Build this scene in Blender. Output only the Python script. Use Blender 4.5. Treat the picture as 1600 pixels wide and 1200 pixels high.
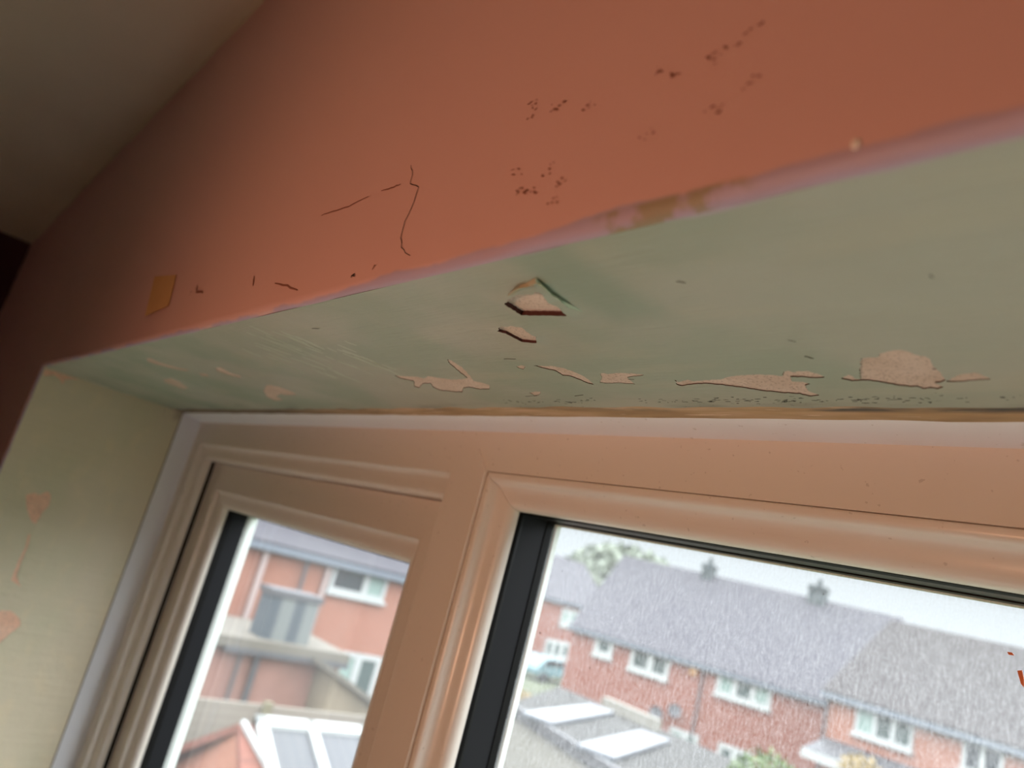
import bpy, bmesh, math, random
from mathutils import Matrix, Vector
from mathutils.geometry import delaunay_2d_cdt
import numpy as np
for o in list(bpy.data.objects): bpy.data.objects.remove(o)
SC = bpy.context.scene
COL = SC.collection
R = math.radians
S = 1.1                      # one unit of the window drawing in metres

# ------------------------------------------------------------------ camera
cd = bpy.data.cameras.new('camera'); cam = bpy.data.objects.new('camera', cd); COL.objects.link(cam)
rgt = Vector((0.63117975, 0.73292799, 0.25382807))
dwn = Vector((-0.02202745, 0.34405728, -0.93869025))
fwd = Vector((-0.77532375, 0.58689109, 0.23330652))
M4 = Matrix.Identity(4)
for i in range(3):
    M4[i][0] = rgt[i]; M4[i][1] = -dwn[i]; M4[i][2] = -fwd[i]
M4.translation = Vector((1.14610689, -0.32007499, -0.10092711))
cam.matrix_world = M4
cd.sensor_width = 36; cd.lens = 36 * 1218.29 / 1600
cd.clip_start = 0.01; cd.clip_end = 500
cd.dof.use_dof = True; cd.dof.focus_distance = 0.37; cd.dof.aperture_fstop = cd.lens / 3.3
SC.camera = cam

# ------------------------------------------------------------------ sky and exposure
wd = bpy.data.worlds.new('overcast_sky'); SC.world = wd; wd.use_nodes = True
nt = wd.node_tree; nt.nodes.clear()
wo = nt.nodes.new('ShaderNodeOutputWorld'); wb = nt.nodes.new('ShaderNodeBackground')
tc = nt.nodes.new('ShaderNodeTexCoord'); sp = nt.nodes.new('ShaderNodeSeparateXYZ'); rp = nt.nodes.new('ShaderNodeValToRGB')
nt.links.new(tc.outputs['Generated'], sp.inputs[0]); nt.links.new(sp.outputs['Z'], rp.inputs[0])
rp.color_ramp.elements[0].position = 0.0; rp.color_ramp.elements[0].color = (0.88, 0.97, 1.03, 1)
rp.color_ramp.elements[1].position = 0.25; rp.color_ramp.elements[1].color = (8.0, 8.4, 8.8, 1)
mid = rp.color_ramp.elements.new(0.13); mid.color = (0.92, 1.0, 1.05, 1)
nt.links.new(rp.outputs[0], wb.inputs[0]); wb.inputs[1].default_value = 1.0
nt.links.new(wb.outputs[0], wo.inputs[0])
SC.view_settings.view_transform = 'Standard'; SC.view_settings.look = 'None'
SC.view_settings.exposure = 0.0; SC.view_settings.gamma = 1.0; SC.view_settings.use_curve_mapping = False
SC.cycles.use_denoising = True
SC.cycles.max_bounces = 10; SC.cycles.diffuse_bounces = 6; SC.cycles.transparent_max_bounces = 16
SC.cycles.caustics_reflective = False; SC.cycles.caustics_refractive = False
SC.cycles.sample_clamp_indirect = 4.0

# ------------------------------------------------------------------ materials
def srgb(r, g, b):
    f = lambda c: (c/255/12.92) if c/255 <= 0.04045 else ((c/255+0.055)/1.055)**2.4
    return (f(r), f(g), f(b), 1)

class NT:
    def __init__(s, name):
        s.m = bpy.data.materials.new(name); s.m.use_nodes = True; s.t = s.m.node_tree
        s.b = s.t.nodes['Principled BSDF']; s.o = s.t.nodes['Material Output']
    def n(s, kind, **kw):
        x = s.t.nodes.new('ShaderNode' + kind)
        for k, v in kw.items():
            if k in x.inputs: x.inputs[k].default_value = v
            else: setattr(x, k, v)
        return x
    def l(s, a, b): s.t.links.new(a, b)
    def pos(s):
        g = s.n('NewGeometry'); return g.outputs['Position']
    def mapped(s, scale=(1, 1, 1), src=None):
        mp = s.n('Mapping'); mp.inputs['Scale'].default_value = scale
        s.l(src or s.pos(), mp.inputs['Vector']); return mp.outputs[0]
    def noise(s, scale, detail=3, vec=None, rough=0.5):
        x = s.n('TexNoise'); x.inputs['Scale'].default_value = scale; x.inputs['Detail'].default_value = detail
        x.inputs['Roughness'].default_value = rough
        s.l(vec or s.pos(), x.inputs['Vector']); return x.outputs['Fac']
    def ramp(s, fac, stops):
        x = s.n('ValToRGB'); e = x.color_ramp.elements
        e[0].position, e[0].color = stops[0]; e[1].position, e[1].color = stops[-1]
        for p, c in stops[1:-1]:
            q = e.new(p); q.color = c
        s.l(fac, x.inputs[0]); return x.outputs[0]
    def math(s, op, a, b=None, clamp=False):
        x = s.n('Math'); x.operation = op; x.use_clamp = clamp
        for i, v in enumerate((a, b)):
            if v is None: continue
            if isinstance(v, (int, float)): x.inputs[i].default_value = v
            else: s.l(v, x.inputs[i])
        return x.outputs[0]
    def mix(s, fac, a, b):
        x = s.n('Mix'); x.data_type = 'RGBA'
        for i, v in ((0, fac), (6, a), (7, b)):
            if isinstance(v, (int, float, tuple)): x.inputs[i].default_value = v
            else: s.l(v, x.inputs[i])
        return x.outputs[2]
    def smooth(s, v, lo, hi):        # 0 below lo, 1 above hi
        x = s.n('MapRange'); x.interpolation_type = 'SMOOTHSTEP'
        s.l(v, x.inputs[0]); x.inputs[1].default_value = lo; x.inputs[2].default_value = hi
        return x.outputs[0]
    def color(s, c):
        if isinstance(c, tuple): s.b.inputs['Base Color'].default_value = c
        else: s.l(c, s.b.inputs['Base Color'])
    def rough(s, r): s.b.inputs['Roughness'].default_value = r
    def bump(s, h, strength=0.3, dist=0.001):
        x = s.n('Bump'); x.inputs['Strength'].default_value = strength; x.inputs['Distance'].default_value = dist
        s.l(h, x.inputs['Height']); s.l(x.outputs[0], s.b.inputs['Normal'])

B1 = (1, 1, 1, 1); B0 = (0, 0, 0, 1)
def plain(name, c, rough=0.5, var=0.0, scale=6.0, bump=0.0, bscale=60.0):
    t = NT(name); t.rough(rough)
    if var:
        n = t.noise(scale, 4)
        t.color(t.ramp(n, [(0.3, tuple(x*(1-var) for x in c[:3])+(1,)), (0.7, tuple(min(1, x*(1+var)) for x in c[:3])+(1,))]))
    else: t.color(c)
    if bump: t.bump(t.noise(bscale, 3), bump, 0.002)
    return t.m

def coral_material():
    t = NT('coral_wall_paint'); t.rough(0.55)
    s = t.n('SeparateXYZ'); t.l(t.pos(), s.inputs[0])
    base = t.ramp(t.noise(2.2, 3), [(0.25, srgb(200, 158, 152)), (0.75, srgb(208, 166, 157))])
    d = t.math('MAXIMUM', s.outputs['Z'], t.math('MULTIPLY', s.outputs['X'], -1.0))
    edge = t.math('ADD', d, t.math('MULTIPLY', t.noise(26, 4), -0.008))
    ln = t.mapped((1, 1, 6))
    wid = t.math('MULTIPLY', t.smooth(s.outputs['X'], 0.72, 1.05), 0.0045)
    band = t.smooth(t.math('SUBTRACT', edge, wid), -0.0024, -0.0042)
    lil = t.mix(t.noise(40, 3, ln), srgb(180, 150, 160), srgb(166, 156, 180))
    c = t.mix(band, base, lil)
    tan = t.math('MULTIPLY', t.smooth(t.math('ABSOLUTE', t.math('SUBTRACT', s.outputs['X'], 1.012)), 0.03, 0.018), t.math('MULTIPLY', t.smooth(d, 0.006, 0.004), t.smooth(t.noise(90, 3), 0.42, 0.55)))
    c = t.mix(tan, c, srgb(150, 136, 112))
    # the ceiling colour carried a little way down the wall, cut in by hand
    ce = t.math('ADD', s.outputs['Z'], t.math('MULTIPLY', t.noise(9, 2), 0.02))
    c = t.mix(t.smooth(ce, 0.3555, 0.3565), c, srgb(212, 196, 172))
    t.color(c)
    t.bump(t.noise(350, 4), 0.12, 0.0006)
    return t.m

def sage_material(name='sage_paint', k=1.0):  # k above one puts daylight into the paint colour
    t = NT(name)
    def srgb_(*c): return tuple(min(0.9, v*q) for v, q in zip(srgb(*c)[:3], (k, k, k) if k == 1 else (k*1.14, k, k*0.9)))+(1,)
    s = t.n('SeparateXYZ'); t.l(t.pos(), s.inputs[0])
    n1 = t.noise(7, 3, t.mapped((1, 1.4, 1)))
    n2 = t.noise(30, 4, t.mapped((0.35, 1.6, 1)))
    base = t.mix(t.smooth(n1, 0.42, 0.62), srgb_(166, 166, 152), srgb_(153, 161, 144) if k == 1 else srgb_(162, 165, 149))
    base = t.mix(t.math('MULTIPLY', t.smooth(n2, 0.5, 0.7), 0.35), base, srgb_(176, 172, 152))
    sm = t.math('MULTIPLY', t.smooth(t.math('ABSOLUTE', t.math('SUBTRACT', s.outputs['X'], 0.955)), 0.022, 0.006), t.smooth(s.outputs['Y'], -0.110, -0.135))
    base = t.mix(t.math('MULTIPLY', sm, 0.7), base, srgb(136, 152, 134))
    # lilac undercoat showing along the outer arris
    e = t.math('ADD', s.outputs['Y'], t.math('MULTIPLY', t.noise(34, 3, t.mapped((0.5, 1, 1))), -0.014))
    lil = t.smooth(e, -0.1875, -0.1905)
    base = t.mix(lil, base, srgb(176, 158, 172))
    # mould freckles close to the window frame
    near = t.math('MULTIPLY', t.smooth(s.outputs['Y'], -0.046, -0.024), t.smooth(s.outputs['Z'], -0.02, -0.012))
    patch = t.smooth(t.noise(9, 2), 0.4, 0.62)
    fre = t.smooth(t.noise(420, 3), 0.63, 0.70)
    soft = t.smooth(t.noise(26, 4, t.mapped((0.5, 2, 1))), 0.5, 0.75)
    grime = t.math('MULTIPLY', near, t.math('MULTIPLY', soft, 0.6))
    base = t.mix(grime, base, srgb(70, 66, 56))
    base = t.mix(t.math('MULTIPLY', t.math('MULTIPLY', near, patch), fre), base, srgb(28, 26, 24))
    t.color(base)
    r = t.n('MapRange'); t.l(n1, r.inputs[0]); r.inputs[1].default_value = 0.3; r.inputs[2].default_value = 0.7; r.inputs[3].default_value = 0.36; r.inputs[4].default_value = 0.55
    t.l(r.outputs[0], t.b.inputs['Roughness'])
    st = t.noise(1, 4, t.mapped((22, 520, 120)), 0.6)
    rip = t.noise(38, 4, t.mapped((1, 1.5, 1)))
    st2 = t.math('MULTIPLY', t.noise(1, 4, t.mapped((330, 16, 120)), 0.6), t.smooth(s.outputs['X'], 0.78, 0.6))
    st = t.math('ADD', st, t.math('MULTIPLY', st2, 2.5))
    h = t.math('ADD', t.math('MULTIPLY', st, 0.35), t.math('MULTIPLY', rip, 1.0))
    t.bump(h, 0.5, 0.0018)
    return t.m

def plaster_material(name='bare_plaster', c1=srgb(216, 192, 178), c2=srgb(206, 180, 164)):
    t = NT(name); t.rough(0.9)
    n = t.noise(900, 2); n2 = t.noise(60, 3)
    c = t.mix(t.smooth(n2, 0.35, 0.7), c1, c2)
    c = t.mix(t.smooth(n, 0.52, 0.72), c, srgb(172, 146, 130))
    t.color(c); t.bump(n, 0.3, 0.0004)
    return t.m

def mastic_material():
    t = NT('old_brown_mastic'); t.rough(0.6)
    s = t.n('SeparateXYZ'); t.l(t.pos(), s.inputs[0])
    c = t.ramp(t.noise(14, 5, t.mapped((1, 5, 1))), [(0.3, srgb(150, 118, 84)), (0.5, srgb(186, 150, 110)), (0.7, srgb(214, 178, 146))])
    f = t.smooth(t.noise(120, 4, t.mapped((0.25, 2.2, 1))), 0.62, 0.66)
    c = t.mix(t.math('MULTIPLY', f, 0.8), c, srgb(222, 190, 160))
    mould = t.math('MULTIPLY', t.smooth(t.noise(13, 4, t.mapped((1, 3, 1))), 0.46, 0.60), t.smooth(s.outputs['X'], 0.78, 0.9))
    back = t.smooth(s.outputs['Y'], -0.008, -0.016)
    c = t.mix(t.math('MULTIPLY', mould, back), c, srgb(62, 62, 56))
    left = t.smooth(s.outputs['X'], 0.62, 0.3)
    c = t.mix(t.math('MULTIPLY', left, 0.85), c, srgb(84, 66, 50))
    t.color(c); t.bump(t.noise(200, 4, t.mapped((0.3, 1, 1))), 0.4, 0.001)
    return t.m

def upvc_material(name='white_upvc', c=srgb(232, 224, 214), rough=0.28):
    t = NT(name); t.rough(rough)
    n = t.smooth(t.noise(260, 2), 0.70, 0.74)
    t.color(t.mix(t.math('MULTIPLY', n, 0.25), c, srgb(120, 95, 75)))
    t.bump(t.noise(14, 2), 0.05, 0.002)
    return t.m

def glass_material(name, haze, fleck):
    """window glass with dried rain and dust on it"""
    t = NT(name); t.t.nodes.remove(t.b)
    fr = t.n('Fresnel'); fr.inputs['IOR'].default_value = 1.35
    tr = t.n('BsdfTransparent'); tr.inputs[0].default_value = (0.985, 0.99, 0.99, 1)
    gl = t.n('BsdfGlossy'); gl.inputs['Roughness'].default_value = 0.02
    geo = t.n('NewGeometry'); front = t.math('SUBTRACT', 1.0, geo.outputs['Backfacing'])
    m1 = t.n('MixShader'); t.l(t.math('MULTIPLY', fr.outputs[0], front), m1.inputs[0]); t.l(tr.outputs[0], m1.inputs[1]); t.l(gl.outputs[0], m1.inputs[2])
    dt = t.n('BsdfTranslucent'); dt.inputs[0].default_value = (0.93, 0.95, 0.97, 1)
    dd = t.n('BsdfDiffuse'); dd.inputs[0].default_value = (0.8, 0.8, 0.8, 1)
    md = t.n('MixShader'); md.inputs[0].default_value = 0.25; t.l(dt.outputs[0], md.inputs[1]); t.l(dd.outputs[0], md.inputs[2])
    big = t.noise(5, 3); fine = t.noise(620, 4, t.mapped((1, 1, 1.0)), 0.7); fib = t.noise(1, 3, t.mapped((600, 600, 180)), 0.6)
    f = t.math('ADD', haze*0.55, t.math('MULTIPLY', t.smooth(big, 0.3, 0.7), haze*0.5))
    f = t.math('ADD', f, t.math('MULTIPLY', t.math('SUBTRACT', fine, 0.5), fleck))
    f = t.math('ADD', f, t.math('MULTIPLY', t.math('SUBTRACT', fib, 0.5), fleck), True)
    m2 = t.n('MixShader'); t.l(t.math('MULTIPLY', f, front), m2.inputs[0]); t.l(m1.outputs[0], m2.inputs[1]); t.l(md.outputs[0], m2.inputs[2])
    dk = t.n('BsdfDiffuse'); dk.inputs[0].default_value = (0.05, 0.045, 0.04, 1)
    sp = t.smooth(t.noise(260, 1), 0.80, 0.815)
    m3 = t.n('MixShader'); t.l(t.math('MULTIPLY', sp, t.math('MULTIPLY', front, 1.0 if fleck > 0.1 else 0.0)), m3.inputs[0]); t.l(m2.outputs[0], m3.inputs[1]); t.l(dk.outputs[0], m3.inputs[2])
    t.l(m3.outputs[0], t.o.inputs[0])
    return t.m

def brick_material(name, a, b, mortar):
    t = NT(name); t.rough(0.85)
    tcx = t.n('TexCoord'); s = t.n('SeparateXYZ'); t.l(tcx.outputs['Object'], s.inputs[0])
    cb = t.n('CombineXYZ'); t.l(t.math('ADD', s.outputs['X'], s.outputs['Y']), cb.inputs[0]); t.l(s.outputs['Z'], cb.inputs[1])
    br = t.n('TexBrick'); t.l(cb.outputs[0], br.inputs['Vector'])
    br.inputs['Scale'].default_value = 1; br.inputs['Brick Width'].default_value = 0.225; br.inputs['Row Height'].default_value = 0.075
    br.inputs['Mortar Size'].default_value = 0.008
    br.inputs['Color1'].default_value = a; br.inputs['Color2'].default_value = b; br.inputs['Mortar'].default_value = mortar
    n = t.noise(0.9, 4)
    t.color(t.mix(t.math('MULTIPLY', t.smooth(n, 0.4, 0.7), 0.35), br.outputs['Color'], b))
    return t.m

def tile_material(name, a, b):
    t = NT(name); t.rough(0.8)
    tcx = t.n('TexCoord'); s = t.n('SeparateXYZ'); t.l(tcx.outputs['Object'], s.inputs[0])
    cb = t.n('CombineXYZ'); t.l(s.outputs['X'], cb.inputs[0]); t.l(s.outputs['Z'], cb.inputs[1])
    br = t.n('TexBrick'); t.l(cb.outputs[0], br.inputs['Vector'])
    br.inputs['Scale'].default_value = 1; br.inputs['Brick Width'].default_value = 0.3; br.inputs['Row Height'].default_value = 0.2
    br.inputs['Mortar Size'].default_value = 0.012
    br.inputs['Color1'].default_value = a; br.inputs['Color2'].default_value = b; br.inputs['Mortar'].default_value = tuple(x*0.5 for x in a[:3])+(1,)
    t.color(t.mix(t.math('MULTIPLY', t.noise(1.4, 4), 0.5), br.outputs['Color'], b))
    return t.m

def stripe_material(name, a, b, axis, period, frac=0.5, rough=0.5):
    t = NT(name); t.rough(rough)
    tcx = t.n('TexCoord'); s = t.n('SeparateXYZ'); t.l(tcx.outputs['Object'], s.inputs[0])
    f = t.math('FRACT', t.math('DIVIDE', s.outputs[axis], period))
    t.color(t.mix(t.smooth(f, frac-0.08, frac+0.08), a, b))
    return t.m

MT = dict(
    coral=coral_material(), sage=sage_material(), reveal=sage_material('daylit_sage_paint', 1.6), plaster=plaster_material(), plaster2=plaster_material('daylit_plaster', (0.95, 0.62, 0.46, 1), (0.92, 0.56, 0.40, 1)), mastic=mastic_material(),  # reveal and plaster2: copies lightened to carry the daylight on the reveals
    upvc=upvc_material(), trim=upvc_material('upvc_edge_trim', srgb(238, 240, 246), 0.35),
    plum=plain('shaded_coral_paint', srgb(66, 20, 26), 0.6, 0.1), ceil=plain('beige_ceiling_paint', srgb(212, 196, 172), 0.9, 0.05, 3),  # plum: the left wall's shade put into its coral colour
    gasket=plain('black_rubber_gasket', srgb(14, 13, 13), 0.5), spacer=plain('dark_grey_spacer_bar', srgb(30, 30, 33), 0.4),
    dark=plain('dark_line', srgb(40, 22, 16), 0.8), maroon=plain('maroon_paint_edge_gap_shade', srgb(74, 34, 28), 0.8),  # maroon: old paint plus the gap shade under the lips, in one colour
    mint=plain('fresh_mint_paint', srgb(160, 180, 155), 0.4), tanpaint=plain('tan_paint_fold', srgb(168, 160, 134), 0.5),
    scuff=plain('brown_scuff', srgb(132, 84, 70), 0.8), filler=plain('pale_mint_filler', srgb(178, 186, 168), 0.4), tape=plain('ochre_masking_tape', srgb(196, 150, 98), 0.7, 0.05, 40),
    floor=plain('pale_oak_floor', srgb(196, 172, 140), 0.5, 0.15, 4), white=plain('white_gloss', srgb(235, 232, 226), 0.3),
    outer=plain('white_outer_frame', srgb(228, 236, 230), 0.4),
    glass_clean=glass_material('lightly_dusty_glass', 0.07, 0.01), glass_dust=glass_material('dusty_glass', 0.15, 0.24),
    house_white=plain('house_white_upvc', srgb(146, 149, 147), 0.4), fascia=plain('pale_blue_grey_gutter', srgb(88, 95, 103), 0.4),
    pane=plain('dark_house_pane', srgb(60, 72, 70), 0.15), blind=plain('pale_green_curtain', srgb(110, 129, 122), 0.7), gloomy=plain('dim_room_pane', srgb(37, 41, 46), 0.15),
    brick=brick_material('red_brick', srgb(117, 65, 50), srgb(108, 58, 44), srgb(110, 89, 79)),
    brick2=brick_material('orange_brick', srgb(129, 77, 57), srgb(122, 70, 49), srgb(122, 98, 83)),
    pinkwall=plain('pink_washed_wall', srgb(122, 88, 77), 0.9, 0.1, 1.5),
    tile_grey=tile_material('grey_purple_roof_tiles', srgb(59, 57, 62), srgb(52, 50, 57)),
    tile_brown=tile_material('brown_roof_tiles', srgb(32, 23, 23), srgb(28, 20, 20)),
    tile_orange=tile_material('orange_roof_tiles', srgb(107, 62, 48), srgb(98, 54, 41)),
    felt=plain('weathered_roof_felt', srgb(28, 26, 22), 0.95, 0.2, 1.2), cream=plain('cream_render', srgb(112, 109, 100), 0.8, 0.05, 2),
    roofl=plain('translucent_blue_rooflight', srgb(70, 74, 80), 0.3), grim=plain('grey_weathered_sheet', srgb(60, 66, 68), 0.8, 0.35, 2.5),
    stone=plain('pale_stone_coping', srgb(84, 79, 70), 0.9, 0.12, 2), darkpipe=plain('dark_grey_pipe', srgb(57, 57, 60), 0.6),
    pinkpipe=plain('pale_pink_pipe', srgb(145, 129, 124), 0.5), tanroof=plain('mossy_tan_sheet', srgb(104, 93, 76), 0.9, 0.15, 2),
    fence=stripe_material('grey_fence_boards', srgb(107, 103, 93), srgb(93, 89, 80), 'Z', 0.15, 0.85, 0.9), post=plain('greenish_fence_post', srgb(91, 88, 67), 0.9),
    blinds=stripe_material('slatted_grey_blue_blind', srgb(36, 39, 45), srgb(43, 45, 49), 'Y', 0.18, 0.5, 0.3),
    grass=plain('garden_grass', srgb(60, 66, 43), 0.95, 0.3, 0.8), leaf=plain('green_leaf', srgb(69, 89, 39), 0.6, 0.3, 3), leafy=plain('yellow_leaf', srgb(112, 93, 46), 0.6, 0.2, 3),
    leafg=plain('grey_green_leaf', srgb(105, 112, 98), 0.7, 0.2, 1), bark=plain('bark', srgb(56, 46, 36), 0.9),
    alarm=plain('orange_alarm_box', srgb(146, 104, 52), 0.5), car=plain('pale_teal_car_paint', srgb(93, 122, 128), 0.25), tyre=plain('tyre', srgb(20, 20, 21), 0.8),
    stack=stripe_material('streaked_grey_sheet', srgb(50, 58, 64), srgb(89, 93, 91), 'Y', 0.62, 0.45, 0.8),
    orange=plain('orange_painted_reflection', srgb(240, 120, 50), 0.4), brass=plain('aged_brass', srgb(150, 120, 70), 0.35), shade=plain('linen_lampshade', srgb(240, 214, 176), 0.8),
)

for k_ in ('gasket', 'spacer'): MT[k_].node_tree.nodes['Principled BSDF'].inputs['Specular IOR Level'].default_value = 0.12
# ------------------------------------------------------------------ object helpers
def link(name, me, mat=None, parent=None):
    o = bpy.data.objects.new(name, me); COL.objects.link(o)
    if mat is not None and me is not None and not me.materials: me.materials.append(mat)
    if parent is not None: o.parent = parent
    return o
def tag(o, label=None, cat=None, group=None, kind=None):
    if label: o['label'] = label
    if cat: o['category'] = cat
    if group: o['group'] = group
    if kind: o['kind'] = kind
    return o
def empty(name, loc=(0, 0, 0), rz=0.0):
    o = bpy.data.objects.new(name, None); COL.objects.link(o); o.location = loc; o.rotation_euler = (0, 0, rz)
    o.empty_display_size = 0.1
    return o
class MB:
    def __init__(s): s.bm = bmesh.new()
    def quad(s, *p):
        return s.bm.faces.new([s.bm.verts.new(Vector(q)) for q in p])
    def box(s, a, b):
        x0, y0, z0 = a; x1, y1, z1 = b
        v = [s.bm.verts.new(p) for p in ((x0,y0,z0),(x1,y0,z0),(x1,y1,z0),(x0,y1,z0),(x0,y0,z1),(x1,y0,z1),(x1,y1,z1),(x0,y1,z1))]
        for f in ((0,3,2,1),(4,5,6,7),(0,1,5,4),(1,2,6,5),(2,3,7,6),(3,0,4,7)): s.bm.faces.new([v[i] for i in f])
        return s
    def prism(s, base, off):          # base: 3D polygon, off: extrusion vector
        off = Vector(off); a = [s.bm.verts.new(Vector(p)) for p in base]; b = [s.bm.verts.new(Vector(p)+off) for p in base]
        s.bm.faces.new(a); s.bm.faces.new(b[::-1]); n = len(a)
        for i in range(n): s.bm.faces.new((a[i], b[i], b[(i+1) % n], a[(i+1) % n]))
        return s
    def tube(s, pts, r, n=10, taper=None):
        pts = [Vector(p) for p in pts]; rings = []
        for i, p in enumerate(pts):
            d = (pts[min(i+1, len(pts)-1)] - pts[max(i-1, 0)]).normalized()
            u = d.orthogonal().normalized(); w = d.cross(u)
            rr = r if taper is None else r*(1+(taper-1)*i/(len(pts)-1))
            rings.append([s.bm.verts.new(p + (u*math.cos(2*math.pi*k/n)+w*math.sin(2*math.pi*k/n))*rr) for k in range(n)])
        for a, b in zip(rings, rings[1:]):
            for k in range(n): s.bm.faces.new((a[k], a[(k+1) % n], b[(k+1) % n], b[k]))
        s.bm.faces.new(rings[0][::-1]); s.bm.faces.new(rings[-1])
        return s
    def lathe(s, prof, n=32, c=(0, 0, 0)):
        rings = [[s.bm.verts.new((c[0]+r*math.cos(2*math.pi*k/n), c[1]+r*math.sin(2*math.pi*k/n), c[2]+z)) for k in range(n)] for r, z in prof]
        for a, b in zip(rings, rings[1:]):
            for k in range(n): s.bm.faces.new((a[k], a[(k+1) % n], b[(k+1) % n], b[k]))
        return s
    def ring(s, rect, prof, closed=True):
        """sweep a (inset, y) profile round the rectangle (x0, x1, ztop, zbot) with mitred corners"""
        x0, x1, zt, zb = rect
        cs = [[s.bm.verts.new(((x0+w) if cx else (x1-w), y, (zt-w) if cz else (zb+w))) for w, y in prof] for cx, cz in ((1, 1), (0, 1), (0, 0), (1, 0))]
        n = len(prof)
        for k in range(4):
            a, b = cs[k], cs[(k+1) % 4]
            for i in range(n if closed else n-1): s.bm.faces.new((a[i], b[i], b[(i+1) % n], a[(i+1) % n]))
        return s
    def side(s, rect, prof, k, gap=0.0003):
        """one mitred length of the same sweep: k = 0 head, 1 right, 2 bottom, 3 left"""
        x0, x1, zt, zb = rect
        def pt(w, y, end):
            if k in (0, 2): return ((x0+w+gap) if end == 0 else (x1-w-gap), y, (zt-w) if k == 0 else (zb+w))
            return ((x1-w) if k == 1 else (x0+w), y, (zt-w-gap) if end == 0 else (zb+w+gap))
        a = [s.bm.verts.new(pt(w, y, 0)) for w, y in prof]; b = [s.bm.verts.new(pt(w, y, 1)) for w, y in prof]; n = len(prof)
        for i in range(n): s.bm.faces.new((a[i], b[i], b[(i+1) % n], a[(i+1) % n]))
        s.bm.faces.new(a); s.bm.faces.new(b[::-1])
        return s
    def build(s, name, mat, parent=None, smooth=None, bevel=None, inv=False):
        bmesh.ops.recalc_face_normals(s.bm, faces=s.bm.faces)
        me = bpy.data.meshes.new(name); s.bm.to_mesh(me); s.bm.free()
        if smooth:
            for p in me.polygons: p.use_smooth = True
            me.set_sharp_from_angle(angle=R(smooth))
        o = link(name, me, mat, parent)
        if bevel:
            m = o.modifiers.new('bevel', 'BEVEL'); m.width = bevel; m.segments = 2; m.limit_method = 'ANGLE'
        return o
def P2(prof): return [(w*S, y*S) for w, y in prof]
def RC(*r): return tuple(v*S for v in r)
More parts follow.
